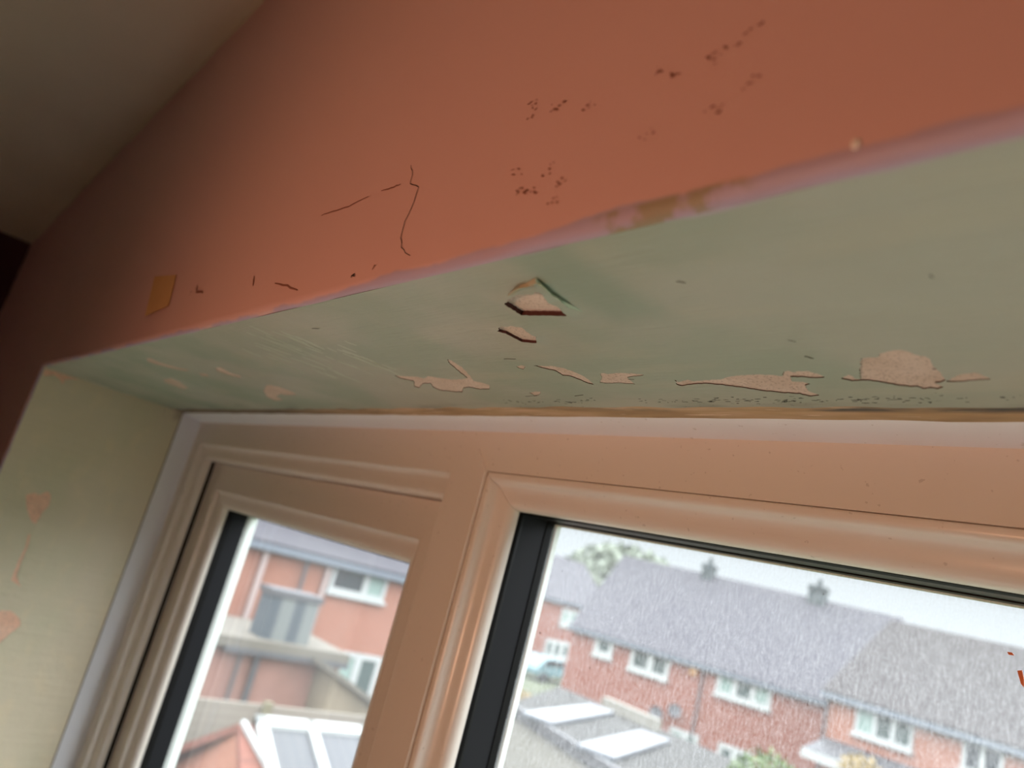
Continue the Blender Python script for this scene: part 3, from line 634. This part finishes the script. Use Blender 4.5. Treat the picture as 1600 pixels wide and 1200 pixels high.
def casement(rect, open_side):
    MB().ring(rect, P2(ov)).build('frame_moulding', MT['upvc'], win, smooth=35)
    s = MB().ring(rect, P2(sf)).build('casement_sash', MT['upvc'], win, smooth=30)
    MB().side(rect, P2([(0.0490, 0.0385), (0.0507, 0.0385), (0.0509, 0.0405), (0.0507, 0.0432), (0.0490, 0.0432)]), 3, 0.0005).build('weather_seal', MT['gasket'], s)
    for k in range(4): MB().side(rect, P2(bd), k, 0.00005).build('glazing_bead', MT['upvc'], s, smooth=35)
    MB().ring(rect, P2([(0.0900, 0.0600), (0.1022, 0.0600), (0.1022, 0.0675), (0.0900, 0.0675)])).build('gasket', MT['gasket'], s)
    MB().ring(rect, P2([(0.0900, 0.0678), (0.1018, 0.0678), (0.1018, 0.0855), (0.0900, 0.0855)])).build('spacer_bar', MT['spacer'], s)
    MB().ring(rect, P2([(0.0740, 0.0862), (0.1000, 0.0862), (0.1025, 0.0900), (0.1025, 0.0985), (0.0740, 0.0985)])).build('sash_back', MT['outer'], s)
    x0, x1, zt, zb = rect; a = 0.1008*S
    for y in (0.0632, 0.0858): MB().box((x0+a-0.006, y*S-0.0006, zb+a-0.006), (x1-a+0.006, y*S+0.0006, zt-a+0.006)).build('glass_pane', MT['glass_clean'], s) if y > .07 else None
casement(RC(0, 0.6204, 0, -1.15), 0)
casement(RC(1.5796, 2.2, 0, -1.15), 1)
for sgn, xa in ((1, 0), (-1, 2.2)):
    f = lambda u: (xa+sgn*u)*S
    mu = [(0.5868, 0.0222), (0.5874, 0.0213), (0.6255, 0.0213), (0.6262, 0.0224), (0.6262, 0.085), (0.5868, 0.062)]
    m = MB(); top = {0: -0.0320, 1: -0.0315, 2: -0.0295, 3: -0.0290, 4: -0.0290, 5: -0.032}
    lo = [m.bm.verts.new((f(u), y*S, -1.15*S+0.03)) for u, y in mu]; hi = [m.bm.verts.new((f(u), y*S, top[i]*S)) for i, (u, y) in enumerate(mu)]
    ap = m.bm.verts.new((f(0.6116), 0.0213*S, -0.0140*S)); apb = m.bm.verts.new((f(0.6116), 0.03*S, -0.0140*S))
    for i in range(6):
        if i == 1: m.bm.faces.new((lo[1], lo[2], hi[2], ap, hi[1]))
        else: m.bm.faces.new((lo[i], lo[(i+1) % 6], hi[(i+1) % 6], hi[i]))
    m.bm.faces.new((hi[1], ap, apb, hi[0])); m.bm.faces.new((ap, hi[2], hi[3], apb)); m.bm.faces.new((hi[3], hi[4], hi[5], hi[0], apb)); m.bm.faces.new(lo)
    m.build('mullion', MT['upvc'], win)
FR = RC(0.6263, 1.5737, -0.0290, -1.1210)
fb = [(0.0004, 0.0233), (0.0012, 0.0228), (0.0030, 0.0229), (0.0043, 0.0234), (0.0055, 0.0246), (0.0062, 0.0265), (0.0070, 0.0285), (0.0085, 0.0300), (0.0108, 0.0311), (0.0135, 0.0318), (0.0160, 0.0326), (0.0180, 0.0338), (0.0196, 0.0355), (0.0205, 0.0375), (0.0209, 0.0396), (0.0209, 0.0415), (0.0004, 0.0415)]
for k in range(4): MB().side(FR, P2(fb), k, 0.0003).build('glazing_bead', MT['upvc'], win, smooth=35)
MB().ring(FR, P2([(w-0.0008, y+0.0009) for w, y in fb[2:-2]]+[(0.02, 0.0412), (0.003, 0.0412)])).build('bead_backing', MT['dark'], win)
MB().ring(FR, P2([(0.0040, 0.0416), (0.0212, 0.0416), (0.0219, 0.0440), (0.0212, 0.0465), (0.0040, 0.0465)])).build('gasket', MT['gasket'], win, smooth=30)
MB().ring(FR, P2([(0.0040, 0.0467), (0.0208, 0.0467), (0.0208, 0.0672), (0.0040, 0.0672)])).build('spacer_bar', MT['spacer'], win)
MB().ring(FR, P2([(0.0040, 0.0674), (0.0214, 0.0674), (0.0214, 0.0738), (0.0040, 0.0738)])).build('gasket', MT['gasket'], win)
MB().ring(FR, P2([(0.0000, 0.0745), (0.0190, 0.0745), (0.0218, 0.0760), (0.0218, 0.0800), (0.0000, 0.0800)])).build('frame_back', MT['outer'], win)
x0, x1, zt, zb = FR; a = 0.0206*S
for y in (0.0735,): MB().box((x0+a-0.006, y*S-0.0006, zb+a-0.006), (x1-a+0.006, y*S+0.0006, zt-a+0.006)).build('glass_pane', MT['glass_dust'], win)
sill = tag(MB().box((-0.02, YW-0.03, -HO-0.025), (WO+0.02, 0.03, -HO)).build('trim_4', MT['white'], bevel=0.004), 'white window board', kind='structure')
# orange lamp reflections on the pane, put in as thin coloured slivers
gy = 0.0735*S-0.0008
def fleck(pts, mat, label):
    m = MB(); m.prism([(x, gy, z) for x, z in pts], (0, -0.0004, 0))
    tag(m.build('painted_reflection', mat, bevel=0.0001), label, 'painted reflection')
fleck([(1.0201, -0.0832), (1.0219, -0.0825), (1.0229, -0.0859), (1.0233, -0.0895), (1.0220, -0.0883), (1.0207, -0.0849)], MT['orange'], 'long orange lamp reflection painted on the pane over the brown roof')
fleck([(1.0155, -0.0763), (1.0174, -0.0761), (1.0185, -0.0772), (1.0163, -0.0774)], MT['orange'], 'small orange lamp reflection painted on the pane at the roof ridge')

# ------------------------------------------------------------------ tape, cracks and scuffs on the coral wall
YN = YW-0.0003
def wp(p): return (p[0], YN, p[1])
m = MB(); tp = TR['tape']; m.prism([(x, YW-0.0006, z) for x, z in tp], (0, -0.0004, 0))
tp_o = m.build('masking_tape', MT['tape'])
for v in tp_o.data.vertices:
    if v.co.x < (tp[0][0]+tp[2][0])/2-0.01: v.co.y -= 0.002
tag(tp_o, 'torn scrap of ochre masking tape stuck to the coral wall', 'tape')
strip('crack', [wp(p) for p in TR['crack']], 0.0004, (0, -1, 0), MT['dark'], wf, 0.0001, 'thin zigzag crack running down the coral wall', 3, 0.0003)
for k in ('scratch1', 'scratch2'): strip('scratch', [wp(p) for p in TR[k]], 0.0007, (0, -1, 0), MT['scuff'], wf, 0.0001, None, 4, 0.0003)
for i in range(5): strip('scuff_mark', [wp(p) for p in TR['scuff%d' % i]], (0.0008, 0.0022, 0.0016, 0.0012, 0.0007)[i], (0, -1, 0), MT['dark'] if i == 0 else MT['scuff'], wf, 0.0002, None, 3, 0.0008)
r = random.Random(8); m = MB()
for i, (x, z) in enumerate(TR['blobs']):
    for q in range(5):
        a = r.uniform(-0.9, 0.2); L = r.uniform(0.0004, 0.0018); cx = x+r.gauss(0, 0.0018); cz = z+r.gauss(0, 0.0012)
        if cz < 0.008 or (cx > 1.0 and cz < 0.014): continue
        ribbon(m.bm, [(cx-L*math.cos(a)/2, YN, cz-L*math.sin(a)/2), (cx, YN, cz), (cx+L*math.cos(a)/2, YN, cz+L*math.sin(a)/2)], r.uniform(0.0003, 0.0009), (0, -1, 0), 0.0001)
m.build('scuff_mark', MT['scuff'], wf)
m = MB(); bmesh.ops.create_icosphere(m.bm, subdivisions=3, radius=0.0011, matrix=Matrix.Translation((1.0638, YW-0.0002, 0.0056)) @ Matrix.Diagonal((1, 0.6, 1.2, 1)))
m.build('paint_blob', MT['upvc'], wf, smooth=60)['label'] = 'small glossy pale blob at the edge of the coral paint'

# ================================================================== OUTSIDE
GZ = -5.7
tag(MB().box((-120, 0.6, GZ-0.3), (60, 140, GZ)).build('ground', MT['grass']), kind='structure')
def lites(win_, x0, x1, z0, z1, splits, panes, fr=0.09, y=0.0, sillw=0.06):
    """a white window in the local x-z plane: frame with mullions, a sill and one pane per light"""
    b = MB(); xs = [x0]+[x0+(x1-x0)*s for s in splits]+[x1]
    b.box((x0, y-0.06, z0), (x1, y+0.05, z0+fr)); b.box((x0, y-0.06, z1-fr), (x1, y+0.05, z1))
    for i, x in enumerate(xs):
        w = fr*1.5 if 0 < i < len(xs)-1 else fr
        a = x if i == 0 else (x-w if i == len(xs)-1 else x-w/2)
        b.box((a, y-0.065, z0), (a+w, y+0.05, z1))
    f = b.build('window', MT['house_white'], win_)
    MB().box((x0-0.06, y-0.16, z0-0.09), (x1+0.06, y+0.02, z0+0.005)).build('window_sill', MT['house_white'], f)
    for i in range(len(xs)-1):
        MB().box((xs[i]+0.02, y-0.02, z0+0.02), (xs[i+1]-0.02, y+0.0, z1-0.02)).build('pane', MT[panes[i % len(panes)]], f)
    return f
def house(name, label, org, rz, L, depth, eave, ridge, brick, tile, hips=(0, 0), over=0.25):
    h = tag(empty(name, (org[0], org[1], GZ), rz), label, 'house', 'brick houses behind the gardens')
    e_, rr = eave-GZ, ridge-GZ; D = depth
    b = MB(); b.box((0, 0, 0), (L, 2*D, e_))
    for x, hp in ((0, hips[0]), (L, hips[1])):
        if not hp: b.prism([(x, 0, e_), (x, 2*D, e_), (x, D, rr-0.12)], (0.2 if x == 0 else -0.2, 0, 0))
    b.build('brick_wall', MT[brick], h)
    t = 0.12; m = MB(); o = over; sl = (rr-e_)/D
    x0, x1 = -0.15 if not hips[0] else -o, L+0.15 if not hips[1] else L+o; r0 = x0+hips[0]; r1 = x1-hips[1]
    A = (x0, -o, e_-o*sl+t); B_ = (x1, -o, e_-o*sl+t); Cc = (x1, 2*D+o, e_-o*sl+t); Dd = (x0, 2*D+o, e_-o*sl+t); E1 = (r0, D, rr+t); E2 = (r1, D, rr+t)
    vs = [m.bm.verts.new(p) for p in (A, B_, Cc, Dd, E1, E2)]; lo = [m.bm.verts.new((p[0], p[1], p[2]-t)) for p in (A, B_, Cc, Dd, E1, E2)]
    for f in [(0, 1, 5, 4), (2, 3, 4, 5)]+([(1, 2, 5)] if hips[1] else [])+([(3, 0, 4)] if hips[0] else []): m.bm.faces.new([vs[i] for i in f]); m.bm.faces.new([lo[i] for i in f][::-1])
    for i, k in [(0, 1), (2, 3)]+([(1, 2)] if hips[1] else [(1, 5), (5, 2)])+([(3, 0)] if hips[0] else [(3, 4), (4, 0)]): m.bm.faces.new((vs[i], vs[k], lo[k], lo[i]))
    m.build('roof', MT[tile], h)
    MB().box((x0, -o-0.1, e_-o*sl-0.12), (x1, -o+0.03, e_-o*sl+0.04)).build('gutter', MT['fascia'], h)
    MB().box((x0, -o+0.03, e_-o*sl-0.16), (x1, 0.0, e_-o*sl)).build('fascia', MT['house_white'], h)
    return h
def chimney(h, x, y, z0, z1, w=0.7, mat='grim'):
    c = MB().box((x-w/2, y-0.35, z0), (x+w/2, y+0.35, z1)).build('chimney', MT[mat], h)
    MB().box((x-w/2-0.06, y-0.41, z1-0.2), (x+w/2+0.06, y+0.41, z1-0.06)).build('chimney_cap', MT[mat], c)
    MB().lathe([(0.001, 0), (0.13, 0), (0.11, 0.35), (0.08, 0.35), (0.08, 0.02)], 12, (x, y, z1)).build('chimney_pot', MT['grim'], c)
z_ = lambda v: v-GZ
# brown-roofed house on the right
hr = house('house', 'brick house with hipped brown tiled roof and white windows', (-12.95, 27.0), 0, 9.6, 4.1, -0.90, 1.95, 'brick2', 'tile_brown', (0, 3.6))
lites(hr, 1.02, 2.88, z_(-2.02), z_(-1.02), (0.35, 0.67), ('blind', 'pane', 'pane'), 0.1, 0)
lites(hr, 4.30, 5.40, z_(-2.05), z_(-1.05), (0.5,), ('gloomy',), 0.1, 0)
MB().tube([(0.05, -0.12, z_(-1.0)), (0.05, -0.12, 0.05)], 0.05).build('downpipe', MT['darkpipe'], hr)
cp = MB().prism([(0.1, 0, z_(-2.45)), (0.1, -1.3, z_(-2.85)), (0.1, -1.3, z_(-2.95)), (0.1, 0, z_(-2.95))], (4.4, 0, 0)).build('porch_roof', MT['darkpipe'], hr)
MB().box((0.05, -1.36, z_(-3.16)), (4.55, -1.28, z_(-2.88))).build('fascia', MT['house_white'], cp)
# long grey-roofed terrace in the middle
AN = math.atan2(3.5, 11.78)
hm = house('house', 'long brick terrace under a plain grey-purple tiled roof', (-28.25, 29.9), AN, 14.2, 4.2, -1.45, 2.62, 'brick', 'tile_grey')
dx = 0.32
lites(hm, 1.05+dx, 2.1+dx, z_(-2.65), z_(-1.62), (), ('pane',), 0.26)
lites(hm, 3.05+dx, 5.1+dx, z_(-2.8), z_(-1.6), (0.52,), ('pane',), 0.2)
lites(hm, 7.4+dx, 9.9+dx, z_(-2.68), z_(-1.5), (0.34, 0.67), ('blind', 'pane', 'blind'), 0.18)
lites(hm, 5.7+dx, 7.1+dx, z_(-5.5), z_(-4.65), (0.5,), ('blind',), 0.2)
lites(hm, 8.0+dx, 9.5+dx, z_(-5.5), z_(-4.6), (0.5,), ('pane',), 0.2)
MB().box((6.1+dx, -0.12, z_(-2.2)), (6.45+dx, 0, z_(-1.82))).build('alarm_box', MT['alarm'], hm)
for x, z in ((5.0, -4.3), (5.85, -3.95)):
    d = MB().lathe([(0.001, 0.0), (0.15, 0.02), (0.3, 0.09), (0.31, 0.08), (0.15, 0.0), (0.001, -0.02)], 20).build('satellite_dish', MT['darkpipe'], hm)
    d.location = (x+dx, -0.35, z_(z)); d.rotation_euler = (R(70), 0, R(20))
    MB().tube([(0, 0, 0), (0, 0.1, -0.35)], 0.025).build('bracket', MT['darkpipe'], d)
MB().tube([(6.75+dx, -0.1, z_(-1.6)), (6.75+dx, -0.1, 0.1)], 0.05).build('downpipe', MT['darkpipe'], hm)
chimney(hm, 4.9, 4.2, z_(2.3), z_(3.25), 0.55); chimney(hm, 10.5, 4.2, z_(2.3), z_(3.35), 0.8)
# far house facing along the gap
hf = house('house', 'distant brick house end-on beyond the grey-roofed terrace', (-42, 36.5), R(90), 11.0, 4.0, -0.65, 2.4, 'brick', 'tile_grey')
lites(hf, 5.9, 8.5, z_(-2.5), z_(-1.25), (0.33, 0.66), ('blind',), 0.25)
lites(hf, 5.0, 7.6, z_(-4.9), z_(-3.6), (0.33, 0.66), ('pane',), 0.25)
# house seen through the left casement, facing our window wall side-on
hl = house('house', 'brick house with white downpipes seen through the left casement', (-20, 3.5), R(90), 11.6, 4.2, -0.78, 2.3, 'brick2', 'tile_grey')
U = lambda y: y-3.5
lites(hl, U(11.1), U(13.05), z_(-1.80), z_(-0.92), (0.62,), ('gloomy', 'blind'), 0.13)
lites(hl, U(11.85), U(13.6), z_(-4.75), z_(-3.38), (0.55,), ('blind', 'pane'), 0.16)
MB().tube([(U(8.95), -0.1, z_(-0.85)), (U(8.95), -0.1, z_(-5.4))], 0.085).build('downpipe', MT['pinkpipe'], hl)
MB().tube([(U(10.93), -0.1, z_(-0.85)), (U(10.93), -0.1, z_(-5.4))], 0.075).build('downpipe', MT['pinkpipe'], hl)
MB().tube([(U(10.2), -0.15, z_(-0.85)), (U(10.2), -0.15, z_(-3.4))], 0.05).build('flue_pipe', MT['darkpipe'], hl)
# outbuilding with the grey stack
ob = tag(empty('outbuilding', (-16, 6.0, GZ)), 'low pink-washed outbuilding with flat stone-edged roof behind the fence', 'outbuilding')
V = lambda y: y-6.0
MB().box((-2.4, V(6.3), 0), (0, V(9.9), z_(-3.0))).build('wall', MT['pinkwall'], ob)
MB().box((-2.7, V(5.6), z_(-3.02)), (0.25, V(9.95), z_(-2.80))).build('flat_roof', MT['stone'], ob)
MB().box((0.16, V(6.9), z_(-3.12)), (0.28, V(9.95), z_(-3.0))).build('gutter', MT['darkpipe'], ob)
for y in (7.35, 7.75): MB().tube([(0.12, V(y), z_(-3.05)), (0.12, V(y), 0.1)], 0.07 if y > 7.5 else 0.04).build('downpipe', MT['darkpipe'], ob)
MB().box((-0.05, V(6.0), 0.6), (0.08, V(6.5), z_(-3.1))).build('door', MT['house_white'], ob)
lt = MB(); lt.prism([(0, V(9.3), z_(-3.1)), (0, V(12.0), z_(-4.25)), (0, V(12.0), 0), (0, V(9.3), 0)], (0.9, 0, 0)); lt.build('lean_to', MT['tanroof'], ob)
MB().prism([(0, V(9.0), z_(-2.95)), (0, V(12.2), z_(-4.30)), (0, V(12.2), z_(-4.42)), (0, V(9.0), z_(-3.07))], (1.05, 0, 0)).build('lean_to_verge', MT['stone'], ob)
ck = tag(empty('chimney_stack', (-16, 8.35, z_(-2.80)+GZ)), 'weathered grey boxy stack standing on the flat outbuilding roof', 'chimney')
MB().box((-0.75, -0.6, 0), (-0.1, 0.6, 1.02)).build('stack', MT['stack'], ck)
MB().box((-0.8, -0.66, 0.96), (-0.05, 0.66, 1.10)).build('cap', MT['darkpipe'], ck)
# timber fence with posts
fe = tag(empty('garden_fence', (-12, 2.0, GZ)), 'weathered grey board fence running across below the outbuilding', 'fence')
MB().box((-0.03, 0, 0), (0.03, 10.0, z_(-3.22))).build('board_panel', MT['fence'], fe)
for k in range(5): MB().box((0.03, 0.0+2.15*k-0.05, 0), (0.13, 0.1+2.15*k, z_(-3.15))).build('post', MT['post'], fe)
# extension roof below our window
ex = tag(empty('garden_extension', (-9.9, 4.2, GZ)), 'orange-tiled extension roof with a white-framed glazed panel', 'extension')
zr = z_(-3.0); sl = 0.55
def rp_(x, y, up=0.0): return (x, y-4.2, zr-sl*x+up)
MB().prism([(-0.05, 0.78, zr-0.14), (2.95, 0.35, zr-1.78), (2.95, 0.35, 0), (-1.7, 0.78, 0), (-1.7, 0.78, zr-1.1)], (0, 3.8, 0)).build('brick_wall', MT['brick2'], ex)
MB().prism([rp_(0, 4.95), rp_(3.1, 4.45), rp_(3.1, 9.0), rp_(0, 9.0)], (0, 0, -0.12)).build('tiled_roof', MT['tile_orange'], ex)
MB().prism([(0, 0.75, zr), (0, 4.8, zr), (-1.8, 4.8, zr-1.0), (-1.8, 0.5, zr-1.0)], (0, 0, -0.12)).build('tiled_roof', MT['tile_orange'], ex)
MB().prism([rp_(0.05, 4.95, 0.03), rp_(3.0, 5.95, 0.03), rp_(3.0, 6.02, 0.03), rp_(0.05, 5.02, 0.03)], (0, 0, 0.06)).build('white_strip', MT['house_white'], ex)
gp = MB().prism([rp_(0.12, 5.3, 0.06), rp_(2.6, 5.3, 0.06), rp_(2.6, 7.5, 0.06), rp_(0.12, 7.5, 0.06)], (0, 0, 0.02)).build('roof_glazing', MT['blinds'], ex)
b = MB()
for (xa, ya, xb, yb) in ((0, 5.15, 0.14, 7.6), (2.5, 5.15, 2.64, 7.6), (0, 5.15, 2.64, 5.32), (0, 5.98, 2.64, 6.12), (0, 6.88, 2.64, 7.02), (0, 7.5, 2.64, 7.65)):
    b.prism([rp_(xa, ya, 0.05), rp_(xb, ya, 0.05), rp_(xb, yb, 0.05), rp_(xa, yb, 0.05)], (0, 0, 0.09))
b.build('glazing_frame', MT['house_white'], ex)
# garage block with flat felt roof and two rooflights
gr = tag(empty('garage', (0, 0, GZ)), 'cream garage block with flat felt roof holding two pale rooflights', 'garage')
Q = [(-13.9, 13.6), (-7.6, 11.85), (-9.6, 18.6), (-17.6, 18.9)]
MB().prism([(x, y, 0) for x, y in Q], (0, 0, z_(-3.14))).build('wall', MT['cream'], gr)
MB().prism([(x, y, z_(-3.13)) for x, y in Q], (0, 0, 0.13)).build('flat_roof', MT['felt'], gr)
m = MB(); m.prism([(-13.95, 13.5, z_(-3.22)), (-7.5, 11.7, z_(-3.22)), (-7.5, 11.84, z_(-3.22)), (-13.95, 13.64, z_(-3.22))], (0, 0, 0.26)); m.build('fascia', MT['darkpipe'], gr)
def rl(a, b_, w):
    a = Vector((a[0], a[1], z_(-3.0))); b_ = Vector((b_[0], b_[1], z_(-3.0))); s_ = (b_-a).cross(Vector((0, 0, 1))).normalized()*w/2
    o = MB().prism([a-s_, b_-s_, b_+s_, a+s_], (0, 0, 0.12)).build('rooflight', MT['roofl'], gr, bevel=0.03)
rl((-12.25, 12.95), (-14.5, 17.6), 0.75); rl((-9.95, 12.45), (-12.0, 16.9), 0.8)
MB().prism([(-15.2, 18.3, z_(-3.0)), (-12.9, 18.0, z_(-3.0)), (-12.9, 18.25, z_(-3.0)), (-15.2, 18.55, z_(-3.0))], (0, 0, 0.3)).build('parapet', MT['cream'], gr)
# trees and shrubs
def foliage(name, label, c, rad, n, leaf, mat, seed, trunk=True, cat='shrub', group=None):
    t = tag(empty(name, (c[0], c[1], GZ)), label, cat, group); r = random.Random(seed); m = MB()
    for i in range(n):
        u = Vector([r.gauss(0, 1) for _ in range(3)]).normalized()*(r.random()**0.4)
        p = Vector((u.x*rad[0], u.y*rad[1], c[2]-GZ+u.z*rad[2])); a = Vector([r.gauss(0, 1) for _ in range(3)]).normalized(); b = a.orthogonal().normalized()
        L = leaf*r.uniform(0.6, 1.4); m.bm.faces.new([m.bm.verts.new(p+q) for q in (a*L, b*L*0.4, -a*L, -b*L*0.4)])
    m.build('foliage', mat, t)
    if trunk: MB().tube([(0, 0, 0), (rad[0]*0.1, 0, (c[2]-GZ)*0.6), (0, 0, c[2]-GZ)], 0.06*max(1, rad[0]), 8, 0.4).build('trunk', MT['bark'], t)
foliage('garden_shrub', 'bright green leafy shrub below the right-hand window panes', (-7.75, 15.0, -2.75), (0.75, 0.7, 0.75), 1500, 0.07, MT['leaf'], 3)
foliage('garden_shrub', 'yellow and green shrub in front of the terrace downpipe', (-6.55, 16.3, -2.35), (0.6, 0.55, 0.75), 1400, 0.07, MT['leafy'], 4)
foliage('garden_shrub', 'dull green bush beside the distant house', (-33.3, 40.5, -5.0), (1.2, 1.2, 1.3), 900, 0.2, MT['leafg'], 6)
foliage('garden_shrub', 'low yellow-green bush at the end of the garage roof', (-24.5, 24.0, -5.1), (0.9, 0.9, 0.6), 700, 0.14, MT['leafy'], 7)
foliage('tree', 'pale grey-green tree rising above the distant house roof', (-50, 57.5, 1.0), (6.5, 6.5, 4.6), 6500, 0.5, MT['leafg'], 9, True, 'tree')
# parked car
car = tag(empty('car', (-36.5, 36.8, GZ), R(100)), 'pale teal hatchback parked at the foot of the distant house', 'car')
side = [(-2.0, 0.35), (-2.05, 0.75), (-1.9, 0.95), (-1.5, 1.4), (-0.6, 1.5), (0.4, 1.45), (1.0, 0.98), (1.9, 0.85), (2.05, 0.6), (2.0, 0.35)]
MB().prism([(x, -0.85, z) for x, z in side], (0, 1.7, 0)).build('body', MT['car'], car, bevel=0.12)
MB().prism([(x, -0.87, z) for x, z in ((-1.5, 1.0), (-1.25, 1.36), (-0.55, 1.42), (0.3, 1.38), (0.75, 1.0))], (0, 1.74, 0)).build('side_window', MT['gloomy'], car)
for x in (-1.3, 1.3):
    for y in (-0.86, 0.66):
        w = MB().lathe([(0.001, 0), (0.31, 0), (0.32, 0.04), (0.32, 0.16), (0.31, 0.2), (0.001, 0.2)], 20).build('wheel', MT['tyre'], car); w.location = (x, y+0.2, 0.32); w.rotation_euler = (R(90), 0, 0)

# ================================================================== LAMP IN THE ROOM
LX, LY, LZ = 0.86, -0.70, -0.24
aim = (Vector((1.0, -0.1, -0.12))-Vector((LX, LY, LZ))).normalized()
tl = tag(empty('floor_lamp', (LX-0.05, LY-0.16, FZ)), 'brass reading floor lamp with its cone shade turned to the window head', 'lamp')
loc = Vector((0.05, 0.16, LZ-FZ))
MB().lathe([(0.001, 0), (0.13, 0), (0.13, 0.015), (0.02, 0.03), (0.010, 0.05), (0.010, LZ-FZ-0.12), (0.001, LZ-FZ-0.12)], 24).build('stand', MT['brass'], tl, smooth=40)
MB().tube([(0, 0, LZ-FZ-0.13), (0.0, 0.0, LZ-FZ-0.07), tuple(loc-aim*0.10)], 0.008).build('arm', MT['brass'], tl)
hd = MB().lathe([(0.02, -0.11), (0.035, -0.10), (0.055, -0.04), (0.085, 0.02), (0.081, 0.02), (0.05, -0.04), (0.03, -0.095), (0.02, -0.10)], 32).build('lamp_shade', MT['brass'], tl, smooth=50)
hd.location = loc; hd.rotation_euler = aim.to_track_quat('Z', 'Y').to_euler()
ld = bpy.data.lights.new('lamp_light', 'SPOT'); ld.energy = 6.3; ld.color = (1.0, 0.50, 0.29); ld.shadow_soft_size = 0.05
ld.spot_size = R(150); ld.spot_blend = 1.0
lo = bpy.data.objects.new('lamp_light', ld); COL.objects.link(lo); lo.parent = tl; lo.location = loc+aim*0.03; lo.rotation_euler = (-aim).to_track_quat('Z', 'Y').to_euler()
